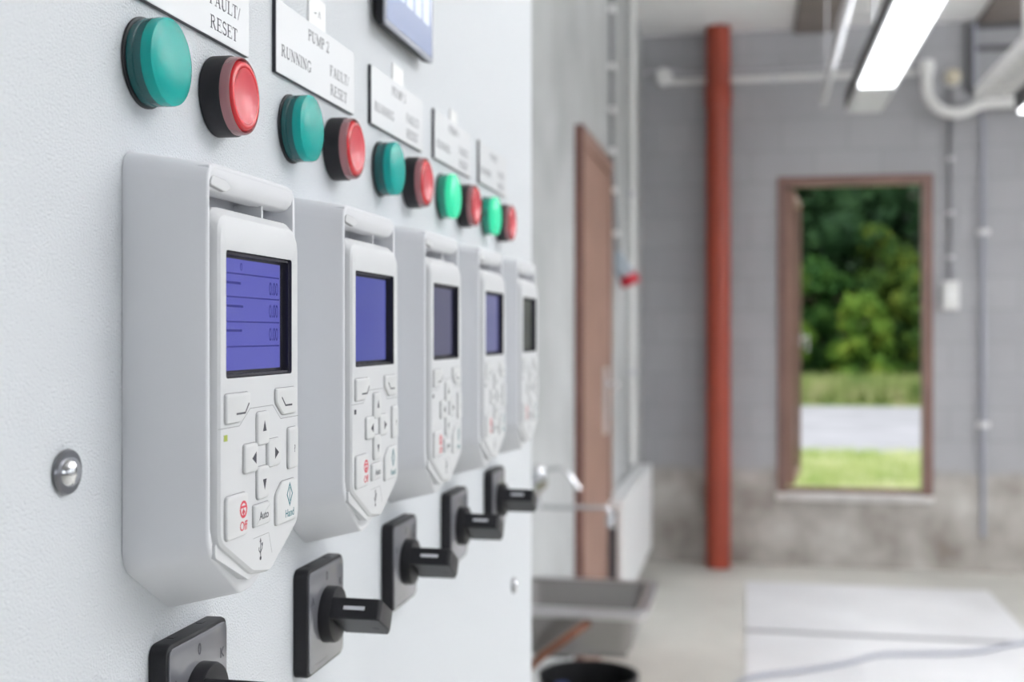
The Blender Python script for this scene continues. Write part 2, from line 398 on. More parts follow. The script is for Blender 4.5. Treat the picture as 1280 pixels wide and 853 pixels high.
def portal(name, loc, rot, sx, sy):
    l = bpy.data.lights.new(name, 'AREA'); l.shape = 'RECTANGLE'; l.size = sx; l.size_y = sy
    l.cycles.is_portal = True
    o = bpy.data.objects.new(name, l); col.objects.link(o); o.location = loc; o.rotation_euler = rot
    return o
def plain_window(name, axis, c, h):
    """fixed glazed window with a middle mullion in a wall hole"""
    root = bpy.data.objects.new(name, None); col.objects.link(root); struct(root, 'brown framed fixed window')
    bm = bmesh.new(); t = .05
    u0, u1, z0, z1 = h
    for a, b, e, f in ((u0, u0 + t, z0, z1), (u1 - t, u1, z0, z1), (u0 + t, u1 - t, z0, z0 + t), (u0 + t, u1 - t, z1 - t, z1), ((u0 + u1) / 2 - .025, (u0 + u1) / 2 + .025, z0 + t, z1 - t)):
        if axis == 'X': box(bm, c + .06, c + .12, a, b, e, f)
        else: box(bm, a, b, c + .06, c + .12, e, f)
    fin('window_frame', bm, M['window_frame'], root, bevel=.004)
    bm = bmesh.new()
    if axis == 'X': box(bm, c + .085, c + .089, u0 + t, u1 - t, z0 + t, z1 - t)
    else: box(bm, u0 + t, u1 - t, c + .085, c + .089, z0 + t, z1 - t)
    fin('glass_pane', bm, M['glass'], root)
for i, h in enumerate(RW):
    plain_window('window_%d' % (i + 3), 'X', XR, h)
    portal('window_portal', (XR + .02, (h[0] + h[1]) / 2, (h[2] + h[3]) / 2), (0, PI / 2, 0), h[3] - h[2], h[1] - h[0])
plain_window('window_7', 'Y', YN - .2, NW[0])
plain_window('window_2', 'Y', YF, (2.27, 2.95, WZ0, WZ1))
portal('window_portal', (2.61, YF, 1.45), (-PI / 2, 0, 0), .68, 1.98)
portal('window_portal', ((WX0 + WX1) / 2, YF + .0, 1.45), (-PI / 2, 0, 0), .93, 1.98)
for h in NW: portal('window_portal', ((h[0] + h[1]) / 2, YN, (h[2] + h[3]) / 2), (PI / 2, 0, 0), h[1] - h[0], h[3] - h[2])

# timber strips along the ceiling
for i, (a, b) in enumerate(((.47, .718), (1.553, 1.80), (2.7, 2.95), (3.9, 4.15))):
    shell_box('trim_%d' % (i + 1), (a, b, YN, YF, ZC - .03, ZC), M['beam'], 'brown timber strip under the ceiling')

# ------------------------------------------------------------------ tall casement window, open outward
root = bpy.data.objects.new('window_1', None); col.objects.link(root); struct(root, 'tall brown framed window standing open')
bm = bmesh.new()
fw = .058
for a in ((WX0, WX0 + fw, WZ0, WZ1), (WX1 - fw, WX1, WZ0, WZ1), (WX0 + fw, WX1 - fw, WZ1 - fw, WZ1)):
    box(bm, a[0], a[1], YF - .015, YF + .10, a[2], a[3])
box(bm, WX0 + fw, WX1 - fw, YF + .04, YF + .10, WZ0, WZ0 + .03)
fin('window_frame', bm, M['window_frame'], root, bevel=.004)
bm = bmesh.new(); box(bm, WX0 - .012, WX1 + .005, YF - .03, YF + .04, WZ0 - .045, WZ0 + .003)
fin('window_sill', bm, M['sill'], root, bevel=.006)
ang = math.radians(84.5); Lw = .80
sash = bpy.data.objects.new('sash', None)
def rotpt(bm_, ox, oy):
    for v in bm_.verts:
        x, y = v.co.x, v.co.y
        v.co.x = ox + x * math.cos(ang) - y * math.sin(ang); v.co.y = oy + x * math.sin(ang) + y * math.cos(ang)
bm = bmesh.new(); s = .055; z0, z1 = WZ0 + .035, WZ1 - fw - .005
for a in ((0, s, z0, z1), (Lw - s, Lw, z0, z1), (s, Lw - s, z0, z0 + s), (s, Lw - s, z1 - s, z1)): box(bm, a[0], a[1], -.045, 0, a[2], a[3])
rotpt(bm, WX0 + fw + .002, YF + .11)
sash = fin('casement_sash', bm, M['brown_wood'], root, bevel=.004)
bm = bmesh.new(); box(bm, s, Lw - s, -.026, -.022, z0 + s, z1 - s); rotpt(bm, WX0 + fw + .002, YF + .11)
fin('glass_pane', bm, M['glass'], sash)
bm = bmesh.new(); box(bm, Lw - .042, Lw - .014, -.056, -.045, 1.36, 1.46); box(bm, Lw - .034, Lw - .022, -.09, -.05, 1.415, 1.435); box(bm, Lw - .036, Lw - .020, -.10, -.086, 1.33, 1.44)
rotpt(bm, WX0 + fw + .002, YF + .11)
fin('sash_handle', bm, M['pvc'], sash, bevel=.003)

# ------------------------------------------------------------------ door in the left wall
root = bpy.data.objects.new('door_1', None); col.objects.link(root); struct(root, 'brown wooden door in the light concrete wall')
bm = bmesh.new(); fx = XL + .034
box(bm, XL - .08, fx, DY0 + .012, DY0 + .07, 0, DZ - .012); box(bm, XL - .08, fx, DY1 - .07, DY1, 0, DZ - .012); box(bm, XL - .08, fx, DY0 + .07, DY1 - .07, DZ - .07, DZ - .012)
fin('door_frame', bm, M['brown_wood'], root)
bm = bmesh.new(); box(bm, XL - .04, fx + .001, DY0, DY0 + .012, 0, DZ); box(bm, XL - .04, fx + .001, DY0 + .012, DY1, DZ - .012, DZ)
fin('frame_edge_shade', bm, M['brown_frame_shade'], root)
bm = bmesh.new(); box(bm, XL - .03, fx - .006, DY0 + .075, DY1 - .075, .01, DZ - .075)
leaf = fin('door_leaf', bm, M['brown_wood'], root, bevel=.004)
bm = bmesh.new()
box(bm, fx - .006, fx + .004, 5.37, 5.45, 1.00, 1.30)
tube(bm, arc_pts([(fx, 5.41, 1.225), (fx + .055, 5.41, 1.225), (fx + .055, 5.27, 1.225)], .02), .011)
fin('door_handle', bm, M['satin'], leaf, smooth=40)

# ------------------------------------------------------------------ control cabinet
CY1 = 1.059
cab = thing('control_cabinet', 'large light grey textured steel control cabinet filling the left foreground', 'cabinet', (0, 0, 0))
bm = bmesh.new(); box(bm, XL + .012, -.022, -.62, CY1 - .003, .1, 2.1); fin('cabinet_body', bm, M['powder'], cab, bevel=.003)
bm = bmesh.new(); box(bm, XL + .03, -.04, -.60, CY1 - .02, 0, .1); fin('plinth', bm, M['black_matte'], cab)
bm = bmesh.new(); box(bm, -.02, 0, -.62, CY1, .105, 2.1)
door = fin('cabinet_door', bm, M['powder'], cab, bevel=.0025, seg=3)
def lock(y, z):
    bm = bmesh.new()
    lathe(bm, [(0, .0062), (.0010, .0066), (.0018, .0062), (.0018, .0048)], cap1=True, c=(0, y, z))
    o = fin('door_lock', bm, M['chrome_dark'], door, smooth=35)
    bm = bmesh.new()
    lathe(bm, [(.0016, .0044), (.0028, .0040), (.0038, .0028), (.0042, .001)], c=(0, y, z))
    fin('lock_insert', bm, M['chrome'], door, smooth=60)
lock(.309, CAMZ - .039); lock(.9695, CAMZ - .2068)

# ------------------------------------------------------------------ keypad controllers
S = .1255
def rel(z): return CAMZ + z
WORD = ['first', 'second', 'third', 'fourth', 'fifth']
OUT = [(-.0363, -.067), (-.005, -.086), (.005, -.086), (.0363, -.067), (.0363, .053), (-.0363, .053)]
OUTR = rpoly(OUT, [.006, .003, .003, .006, .007, .007], 5)
def inset(pts, d):
    P = [Vector(p) for p in pts]; n = len(P); out = []
    for i in range(n):
        a = (P[i] - P[i - 1]).normalized(); b = (P[(i + 1) % n] - P[i]).normalized()
        na = Vector((-a.y, a.x)); nb = Vector((-b.y, b.x)); m_ = (na + nb)
        m_ = m_ / max(.5, m_.length_squared) * 2 if m_.length > 1e-6 else na
        out.append((P[i].x + m_.x * d, P[i].y + m_.y * d))
    return out
FP = .0285
def fx_(z, base=FP):                       # front edge falls back a little towards the bottom tip
    return base - max(0, (-.067 - z)) * .17
def make_controller(lcd, lit):
    t = thing('keypad_controller', '', 'controller', (0, .377, CAMZ))
    INR = inset(OUTR, .0021)
    lift = lambda L_: [(p[0] * (1 - .04 * min(1, max(0, (-.058 - p[1]) / .012))), p[1] + .0042 * min(1, max(0, (-.058 - p[1]) / .012))) for p in L_]
    INR = lift(INR); INR2 = lift(inset(OUTR, .0026))
    BK = [(p[0], p[1] + (.0045 if p[1] > 0 else -.0058) * min(1, abs(p[1]) / .053)) for p in OUTR]
    bm = bmesh.new()
    rings = [[(.0002, p[0], p[1]) for p in BK], [(fx_(p[1], FP - .0009), p[0], p[1]) for p in OUTR],
             [(fx_(p[1], FP - .0002), q[0], q[1]) for p, q in zip(OUTR, inset(OUTR, .0005))],
             [(fx_(p[1]), q[0], q[1]) for p, q in zip(OUTR, inset(OUTR, .0011))],
             [(fx_(p[1], FP - .0004), q[0], q[1]) for p, q in zip(OUTR, INR)],
             [(.014, q[0], q[1]) for q in INR2]]
    loft(bm, rings)
    cr = fin('cradle', bm, M['cradle_plastic'], t, smooth=50)
    # top bar with a sloping lower lip
    bm = bmesh.new()
    prof = [(.0185, .0522), (.0283, .0522), (.0282, .0490), (.0276, .0468), (.0258, .0448), (.0230, .0441), (.0185, .0446)]
    ya, yb = -.0345, .0345
    A = [(p[0], ya, p[1]) for p in prof]; B = [(p[0], yb, p[1]) for p in prof]
    loft(bm, [A, B]); fin('top_bar', bm, M['cradle_plastic'], cr, bevel=.0006)
    bm = bmesh.new()
    pts = rpoly([(-.0338, .0462), (-.0230, .0450), (-.0190, .0465), (-.0225, .0484), (-.0325, .0490)], .001, 3)
    strokes(bm, [(pts + [pts[0]], .0004)], .0268, 0, .00145); prism(bm, pts, .0265, .0284, mi=1)
    fin('release_clip', bm, [M['clipline'], M['white_plastic']], cr)
    bm = bmesh.new(); box(bm, .014, .0245, .0145, .0160, .034, .0450); fin('rib', bm, M['white_plastic'], cr, bevel=.0003)
    # keypad body
    KO = [(-.0336, -.0655), (-.007, -.0800), (.007, -.0812), (.0336, -.0672), (.0336, .0396), (-.0336, .0396)]
    KI = [(-.0318, -.0640), (-.007, -.0775), (.007, -.0800), (.0329, -.0665), (.0322, .0350), (-.0318, .0350)]
    ro = [.004, .002, .002, .004, .006, .006]
    KOr, KIr = rpoly(KO, ro, 5), rpoly(KI, ro, 5)
    k1 = .0307
    KM = [((a[0] * .45 + b[0] * .55), (a[1] * .45 + b[1] * .55)) for a, b in zip(KOr, KIr)]
    bm = bmesh.new()
    R = loft(bm, [yz(KOr, .0142), yz(KOr, .0272), yz(KM, .0299), yz(KIr, k1)], cap1=False)
    hole = rpoly(rect(-.0279, .0268, -.0139, .0263), .0012, 3)
    H = [bm.verts.new((k1, p[0], p[1])) for p in hole]
    H2 = [bm.verts.new((k1 - .0032, p[0] * .985, p[1])) for p in hole]
    he = [bm.edges.new((H[i], H[(i + 1) % len(H)])) for i in range(len(H))]
    top = R[-1]; te = [bm.edges.get((top[i], top[(i + 1) % len(top)])) for i in range(len(top))]
    bmesh.ops.triangle_fill(bm, edges=he + te, use_beauty=True)
    for i in range(len(H)):
        f = bm.faces.new((H[i], H[(i + 1) % len(H)], H2[(i + 1) % len(H)], H2[i])); f.material_index = 1
    f = bm.faces.new(H2); f.material_index = 1
    kp = fin('keypad', bm, [M['white_plastic'], M['screen_frame']], t, smooth=24)
    # dark inner bezel and display
    bm = bmesh.new()
    strokes(bm, [([(-.0272, -.0132), (.0261, -.0132), (.0261, .0256), (-.0272, .0256), (-.0272, -.0132)], .0009)], k1 - .0032, 0, .0024)
    fin('display_bezel', bm, M['screen_frame'], kp)
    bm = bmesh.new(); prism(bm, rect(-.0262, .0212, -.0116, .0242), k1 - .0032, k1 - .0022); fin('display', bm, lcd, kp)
    if lit:
        bm = bmesh.new(); xx = k1 - .0022
        for zz in (.0195, .0120, .0040, -.0040): strokes(bm, [([(-.0245, zz), (.0205, zz)], .0005)], xx, 0, .00003)
        for zz in (.0135, .0058, -.0022): text_bm(bm, '0.00', .0062, .0195, zz, xx, 'RIGHT', ext=.00002, sy=.75)
        strokes(bm, [([(-.0235, .0165), (-.012, .0165)], .0008), ([(-.0235, .0090), (-.010, .0090)], .0008), ([(-.0235, .0012), (-.011, .0012)], .0008)], xx, 0, .00002)
        text_bm(bm, '0', .0035, -.0115, .0207, xx, ext=.00002)
        fin('display_text', bm, M['lcd_line'], kp)
    def button(pts, draw, name='button', r=.001, mats=None):
        pr = rpoly(pts, r, 3)
        bm = bmesh.new()
        loft(bm, [yz(inset(pr, -.00022), k1 - .0004), yz(inset(pr, -.00022), k1 + .00006)], mi=1)  # grey rim under each button, coloured in as its gap shadow
        loft(bm, [yz(pr, k1 - .0002), yz(pr, k1 + .0006), yz(inset(pr, .0003), k1 + .00095), yz(inset(pr, .0008), k1 + .0011)])
        if draw: draw(bm, k1 + .00109)
        return fin(name, bm, [M['button_plastic'], M['gap_shade_print']] + list(mats or [M['ink']]), kp, smooth=30)
    def tri(y, z, dy, dz):
        def f(bm, x):
            if dz: q = [(y - .0015, z - dz * .0017), (y + .0015, z - dz * .0017), (y, z + dz * .0019)]
            else: q = [(y - dy * .0016, z - .002), (y - dy * .0016, z + .002), (y + dy * .0018, z)]
            loft(bm, [yz(q, x - .00002), yz(q, x + .00005)], mi=2)
        return f
    mk = lambda lines, w: (lambda bm, x: strokes(bm, lines, x, w, .00005, 2))
    button([(-.0293, -.0280), (-.0180, -.0280), (-.0112, -.0235), (-.0112, -.0187), (-.0293, -.0187)], mk([[(-.0225, -.0252), (-.0158, -.0252), (-.0128, -.0222)]], .0006), 'soft_key', .0012)
    button([(.0110, -.0187), (.0110, -.0235), (.0172, -.0280), (.0293, -.0280), (.0293, -.0187)], mk([[(.0150, -.0218), (.0184, -.0248), (.0245, -.0248)]], .0006), 'soft_key', .0012)
    button(rect(-.0050, .0046, -.0368, -.0258), tri(.0000, -.0306, 0, 1), r=.0018)
    button(rect(-.0050, .0046, -.0548, -.0440), tri(.0000, -.0500, 0, -1), r=.0018)
    button(rect(-.0155, -.0050, -.0450, -.0356), tri(-.0085, -.0405, -1, 0), r=.0014)
    button(rect(.0036, .0150, -.0450, -.0356), tri(.0105, -.0405, 1, 0), r=.0018)
    button(rect(.0222, .0308, -.0475, -.0330), lambda bm, x: text_bm(bm, '?', .0036, .0270, -.0418, x, mi=2), r=.0012)
    def off(bm, x):
        strokes(bm, [(arc(-.0172, -.0560, .0024, .0024, 0, 360, 20)[:-1] + [arc(-.0172, -.0560, .0024, .0024, 0, 360, 20)[0]], .0008),
                     ([(-.0190, -.0552), (-.0154, -.0552)], .0007), ([(-.0182, -.0572), (-.0172, -.0562), (-.0162, -.0572)], .0007), ([(-.0172, -.0584), (-.0172, -.0562)], .0007)], x, 0, .00005, 2)
        text_bm(bm, 'Off', .0042, -.0172, -.0627, x, mi=2, ext=.00005)
    button(rect(-.0293, -.0132, -.0645, -.0508), off, r=.0018, mats=[M['ink_red']])
    button(rect(-.0078, .0054, -.0635, -.0563), lambda bm, x: text_bm(bm, 'Auto', .0037, -.0005, -.0614, x, mi=2), r=.0008)
    def hand(bm, x):
        strokes(bm, [([(.0222, -.0525), (.0246, -.0562), (.0222, -.0600), (.0198, -.0562), (.0222, -.0525)], .0006), ([(.0222, -.0538), (.0222, -.0586)], .0005)], x, 0, .00005, 2)
        text_bm(bm, 'Hand', .0038, .0222, -.0640, x, mi=2)
    button([(.0108, -.0658), (.0290, -.0658), (.0290, -.0512), (.0165, -.0512), (.0108, -.0553)], hand, r=.0014, mats=[M['ink_teal']])
    # printed usb sign, seam, little lamp
    bm = bmesh.new(); uy, uz = -.001, -.0714
    strokes(bm, [([(uy, uz - .003), (uy, uz + .0028)], .0004), ([(uy, uz - .0012), (uy + .0013, uz), (uy + .0013, uz + .001)], .0004), ([(uy, uz - .0016), (uy - .0013, uz - .0004), (uy - .0013, uz + .0006)], .0004)], k1, 0, .00005)
    q = arc(uy, uz - .0032, .0007, .0007, 0, 360, 12)[:-1]; loft(bm, [yz(q, k1), yz(q, k1 + .00005)])
    q = [(uy - .0007, uz + .0022), (uy + .0007, uz + .0022), (uy, uz + .0036)]; loft(bm, [yz(q, k1), yz(q, k1 + .00005)])
    q = rect(uy + .0008, uy + .0018, uz + .0008, uz + .0018); loft(bm, [yz(q, k1), yz(q, k1 + .00005)])
    fin('port_symbol', bm, M['ink'], kp)
    bm = bmesh.new()
    strokes(bm, [([(-.0335, -.0293), (-.0180, -.0293), (-.0095, -.0242), (.0095, -.0242), (.0165, -.0293), (.0328, -.0293)], .00022),
                 ], k1 - .00003, 0, .00005)
    fin('seam', bm, M['gap_shade_print'], kp)
    bm = bmesh.new(); strokes(bm, [([(-.0072, -.0672), (.0060, -.0672), (.0088, -.0745)], .00016)], k1 - .00003, 0, .00005)
    fin('port_outline', bm, M['gap_shade_print'], kp)
    bm = bmesh.new(); prism(bm, rect(-.0295, -.0270, -.0334, -.0314), k1 - .0002, k1 + .00008); fin('status_light', bm, lampm, kp)
    # lower flap with dark notch
    bm = bmesh.new()
    q = [(-.0325, -.0690), (-.0070, -.0808), (.0035, -.0800), (-.004, -.0770), (-.0325, -.0645)]
    prism(bm, rpoly(q, .0012, 3), .0215, .0292); fin('lower_flap', bm, M['white_plastic'], kp, bevel=.0006)
    return t
lcds = [((.045, .050, .30), .8), ((.045, .055, .25), .8), ((.03, .03, .07), .7), ((.06, .065, .17), .8), ((.022, .030, .010), .6)]  # third and fifth: grey and olive reflections painted into the emission
clabels = ['white keypad controller nearest the viewer, with a bright blue display',
           'second white keypad controller from the viewer, with a clear blue display',
           'middle of the five white keypad controllers, with a display tinted dull grey as a reflection',
           'second farthest white keypad controller, with a pale grey blue display',
           'farthest white keypad controller by the cabinet edge, with a dark display tinted olive as a reflection']
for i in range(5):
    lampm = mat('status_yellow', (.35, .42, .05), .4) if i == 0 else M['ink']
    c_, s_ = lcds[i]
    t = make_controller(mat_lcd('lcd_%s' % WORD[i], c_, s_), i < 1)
    t.location = (0, .377 + S * i, CAMZ + .0002 * i); t['label'] = clabels[i]; t['group'] = 'keypad controllers in a row on the cabinet door'

# ------------------------------------------------------------------ pilot lamps and push buttons
def make_lamp(lens, skirt, label):
    t = thing('indicator_lamp', label, 'indicator light', (0, 0, 0), 'green indicator lamps under the pump plates')
    bm = bmesh.new(); lathe(bm, [(0.0002, .0145), (.0010, .0145), (.0012, .0140)]); fin('base_ring', bm, M['black_matte'], t, smooth=35)
    bm = bmesh.new()
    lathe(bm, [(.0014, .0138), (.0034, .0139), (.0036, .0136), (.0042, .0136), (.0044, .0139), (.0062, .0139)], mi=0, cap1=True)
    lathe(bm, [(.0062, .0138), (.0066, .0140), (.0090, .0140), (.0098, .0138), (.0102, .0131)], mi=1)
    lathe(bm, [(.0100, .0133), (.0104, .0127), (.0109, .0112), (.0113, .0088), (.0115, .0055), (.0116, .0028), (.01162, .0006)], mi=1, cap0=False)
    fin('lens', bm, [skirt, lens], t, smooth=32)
    return t
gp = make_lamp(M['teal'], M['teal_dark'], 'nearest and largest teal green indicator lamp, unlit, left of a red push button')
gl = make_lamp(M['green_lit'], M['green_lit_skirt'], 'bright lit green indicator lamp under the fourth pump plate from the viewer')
LZ = CAMZ + .0868
gp.location = (0, .3545, LZ)
copy_tree(gp, (0, .3545 + S, LZ), 'unlit teal indicator lamp just under the plate reading PUMP 2')
copy_tree(gp, (0, .3545 + 2 * S, LZ), 'unlit teal indicator lamp under the third plate, farthest of the unlit ones')
gl.location = (0, .3545 + 3 * S + .002, LZ)
copy_tree(gl, (0, .3545 + 4 * S + .004, LZ), 'bright lit green indicator lamp farthest along, by the cabinet edge')
def make_button():
    t = thing('push_button', 'nearest and largest red push button in a black ring', 'push button', (0, 0, 0), 'red fault reset push buttons')
    bm = bmesh.new(); lathe(bm, [(.0002, .0143), (.0006, .0146), (.0072, .0146), (.0078, .0142), (.0078, .0130)]); fin('bezel', bm, M['black_plastic'], t, smooth=35)
    bm = bmesh.new(); lathe(bm, [(.0077, .0141), (.0102, .0140), (.0110, .0138), (.0113, .0134), (.0110, .0130), (.0080, .0130)], cap0=False, cap1=False)
    fin('clear_collar', bm, M['clear'], t, smooth=60)
    bm = bmesh.new()
    lathe(bm, [(.0077, .0127), (.0108, .0126), (.0118, .0121), (.0121, .0112), (.0119, .0100)], cap1=False)
    lathe(bm, [(.0119, .0100), (.0112, .0088), (.0106, .0064), (.0103, .0032), (.0102, .0006)], cap0=False, mi=1)
    bmesh.ops.remove_doubles(bm, verts=bm.verts, dist=1e-6)
    fin('cap', bm, [M['red_cap'], M['red_cap_highlight']], t, smooth=60)
    return t
rb = make_button(); rb.location = (0, .4075, CAMZ + .0862)
for i, l in enumerate(['red push button under the plate reading PUMP 2', 'third red push button from the viewer, beside the farthest unlit teal lamp',
                       'red push button between the two lit green lamps', 'farthest red push button, last at the cabinet edge']):
    copy_tree(rb, (0, .4075 + S * (i + 1) + .0005 * i, CAMZ + .0862), l)

# ------------------------------------------------------------------ engraved plates
plab = ['white engraved plate cut by the top of the picture, reading FAULT/ RESET', 'white engraved plate reading PUMP 2, RUNNING and FAULT/ RESET',
        'third white engraved pump plate, just below the touch panel', 'fourth white engraved pump plate, above the nearer lit green lamp', 'farthest and smallest looking engraved pump plate by the cabinet edge']
for i in range(5):
    y0 = .3345 + S * i; z0 = .1062 + .0006 * i
    t = thing('engraved_plate', plab[i], 'label plate', (0, y0, CAMZ + z0), 'engraved pump plates')
    bm = bmesh.new(); prism(bm, rpoly(rect(0, .0985, 0, .0302), .0004, 2), .0001, .0016); fin('plate_core', bm, M['label_black'], t)
    bm = bmesh.new(); prism(bm, rpoly(rect(.0002, .0983, .0002, .0300), .0004, 2), .0016, .0019); pf = fin('plate_face', bm, M['label_white'], t)
    bm = bmesh.new()
    serif_text(bm, 'PUMP %d' % (i + 1), .0048, .0363, .0217, .00188, .0265)
    serif_text(bm, 'RUNNING', .0048, .0055, .0078, .00188, .0345)
    serif_text(bm, 'FAULT/', .0048, .0640, .0120, .00188, .0265)
    serif_text(bm, 'RESET', .0048, .0645, .0034, .00188, .0235)
    fin('engraving', bm, M['ink'], pf)
for i, (yc, zc, w, h) in ((1, (.5105, .1440, .021, .013)), (2, (.6370, .1425, .0205, .0105)), (3, (.7640, .1420, .018, .0085))):
    t = thing('marking_tag', ['', 'small white tag with faint marks above the PUMP 2 plate', 'bright white tag between the touch panel and the third pump plate', 'small pale tag above the fourth pump plate'][i], 'tag', (0, yc, CAMZ + zc), 'small marking tags above the plates')
    bm = bmesh.new(); prism(bm, rpoly(rect(-w / 2, w / 2, -h / 2, h / 2), .0008, 3), .0001, .0008); a = fin('tag_plate', bm, M['tag_white'], t)
    if i == 1:
        bm = bmesh.new(); strokes(bm, [([(-.004, -.001), (-.001, -.0005)], .0006), ([(.001, -.002), (.0025, .001), (.004, -.002)], .0005)], .0008, 0, .00005); fin('tag_marks', bm, M['gap_shade_print'], a)

# ------------------------------------------------------------------ touch panel at the top
t = thing('touch_panel', 'dark framed touch panel with pale blue screen, cut by the top of the picture', 'touch panel', (0, .635, CAMZ + .225))
bm = bmesh.new()
loft(bm, [yz(rpoly(rect(-.041, .041, -.0615, .061), .004, 3), .0002), yz(rpoly(rect(-.0455, .0455, -.066, .066), .004, 3), .0035), yz(rpoly(rect(-.0475, .0475, -.0665, .0665), .003, 3), .0072)])
hs = fin('housing', bm, M['black_plastic'], t, smooth=30)
bm = bmesh.new(); prism(bm, rpoly(rect(-.0475, .0475, -.0665, .0665), .003, 3), .0072, .0086); fin('front_frame', bm, M['hmi_frame'], t, bevel=.0004)
bm = bmesh.new(); prism(bm, rect(-.0448, .0440, -.0635, .0635), .0086, .0088); s_ = fin('screen', bm, M['hmi_screen'], t)
bm = bmesh.new()
for r in range(5):
    for c in range(5):
        y = -.036 + c * .0168; z = -.047 + r * .021
        prism(bm, rpoly(rect(y - .0064, y + .0064, z, z + .016), .001, 2), .0088, .0089)
fin('screen_keys', bm, M['hmi_key'], s_)

# ------------------------------------------------------------------ rotary switches
def make_switch():
    t = thing('rotary_switch', '', 'switch', (0, 0, 0), 'black rotary switches under the controllers')
    hw = .0232
    bm = bmesh.new()
    P = rpoly(rect(-hw, hw, -hw, hw), .0045, 5)
    loft(bm, [yz(P, .0002), yz(P, .0052), yz(inset(P, .0004), .0060), yz(inset(P, .0010), .0063)])
    for y in (-.0125, .0085): box(bm, .0012, .0034, y, y + .003, hw - .0006, hw + .00015, mi=1)
    bs = fin('base_plate', bm, [M['black_plastic'], M['black_matte']], t, smooth=35)
    bm = bmesh.new()
    Q = rpoly(rect(-hw + .0016, hw - .0016, -hw + .0016, hw - .0016), .0032, 5)
    loft(bm, [yz(Q, .0061), yz(Q, .0067), yz(inset(Q, .0006), .0070)])
    fp = fin('face_plate', bm, M['face_silver'], t, smooth=35)
    bm = bmesh.new()
    text_bm(bm, '0', .0056, -.0005, .0150, .0070, ext=.00005, sy=.8)
    text_bm(bm, 'A', .0050, -.0178, .0075, .0070, ext=.00005)
    text_bm(bm, 'K', .0050, .0172, .0095, .0070, ext=.00005)
    fin('position_marks', bm, M['ink'], fp)
    bm = bmesh.new()
    for k in range(9): strokes(bm, [([(-.0160 + k * .0019, -.0190), (-.0160 + k * .0019 + .0011, -.0190)], .0009)], .0070, 0, .00004)
    fin('fine_print', bm, M['gap_shade_print'], fp)
    bm = bmesh.new()
    lathe(bm, [(.0068, .0124), (.0112, .0123), (.0122, .0118), (.0126, .0108)], n=56)
    kn = fin('knob', bm, M['black_plastic'], t, smooth=35)
    # pointer handle: a block across the knob, turned towards the A
    bm = bmesh.new(); w = .0047
    prof = [(.0118, -.0116), (.0330, -.0112), (.0345, -.0098), (.0346, .0070), (.0322, .0138), (.0118, .0138)]   # (x out, along pointer: - = marker end)
    A = [(p[0], p[1], -w) for p in prof]; B = [(p[0], p[1], w) for p in prof]
    loft(bm, [A, B])
    rot = math.radians(-28)
    mt = Matrix.Rotation(rot, 4, 'X')
    bmesh.ops.transform(bm, matrix=mt, verts=bm.verts)
    hd = fin('pointer_handle', bm, M['black_plastic'], t, bevel=.0009, seg=3)
    bm = bmesh.new(); box(bm, .0180, .0275, -.01165, -.0113, -.0007, .0009); bmesh.ops.transform(bm, matrix=mt, verts=bm.verts)
    fin('white_marker', bm, M['marker'], hd)
    bm = bmesh.new(); lathe(bm, [(-.0048, .0016), (.0048, .0016)], n=20, axis='Z', c=(.0290, .004, 0)); bmesh.ops.transform(bm, matrix=mt, verts=bm.verts)
    fin('padlock_hole_shade', bm, M['black_matte'], hd, smooth=40)  # dark plug coloured in for the shaded padlock hole
    return t
SZ = CAMZ - .1240
sw = make_switch(); sw.location = (0, .3805, SZ); sw['label'] = 'nearest black rotary switch, cut by the bottom of the picture, marked 0 and K'
for i, l in enumerate(['second nearest black rotary switch, whole, with white marked lever over the marks A and 0', 'third black rotary switch, below the middle controllers',
                       'fourth black rotary switch, second farthest', 'farthest and smallest looking black rotary switch, by the cabinet edge']):
    copy_tree(sw, (0, .5063 + .1249 * i, SZ), l)

# ------------------------------------------------------------------ far wall furniture
def pipe_obj(name, pts, r, m, parent=None, n=14):
    bm = bmesh.new(); tube(bm, pts, r, n); return fin(name, bm, m, parent, smooth=50)
t = thing('drain_pipe', 'thick red brown painted vertical pipe in front of the far wall', 'pipe', (.008, 7.575, 0))
pipe_obj('pipe_shaft', [(0, 0, 0), (0, 0, ZC)], .077, M['red_pipe'], t, 28)
bm = bmesh.new(); lathe(bm, [(2.86, .078), (2.86, .084), (3.0, .084), (3.01, .078)], n=28, axis='Z'); fin('pipe_socket', bm, M['red_pipe'], t, smooth=40)
t = thing('cable_conduit', 'pale horizontal conduit with round junction box high on the far wall', 'conduit', (0, YF, CAMZ + 1.60))
pipe_obj('conduit_tube', [(-.30, -.03, .005), (1.21, -.03, .005)], .020, M['pvc'], t)
pipe_obj('conduit_tube', [(-.46, -.02, .075), (-.27, -.02, .075), (-.2, -.02, .055), (1.21, -.02, .055)], .010, M['conduit'], t)
bm = bmesh.new(); lathe(bm, [(-.075, .048), (-.07, .055), (-.001, .055)], n=24, axis='Y', c=(-.335, 0, .035)); fin('junction_box', bm, M['pvc'], t, smooth=40)
for x in (.35, 1.0):
    bm = bmesh.new(); box(bm, x - .012, x + .012, -.056, -.001, -.02, .03); fin('clip', bm, M['conduit'], t, bevel=.004)
t = thing('light_switch', 'white wall switch box to the right of the tall window', 'switch', (1.402, YF, CAMZ + .235))
bm = bmesh.new(); box(bm, -.048, .048, -.05, -.001, -.088, .088); a = fin('switch_box', bm, M['pvc'], t, bevel=.008)
bm = bmesh.new(); box(bm, -.03, .03, -.057, -.048, -.03, .03); fin('rocker', bm, M['tag_white'], t, bevel=.003)
t = thing('switch_cable', 'dull grey vertical cable running up from the white switch box', 'cable', (1.402, YF, CAMZ + .32))
pipe_obj('cable_tube', [(0, -.02, .004), (0, -.02, 1.18)], .014, M['conduit_dark'], t)
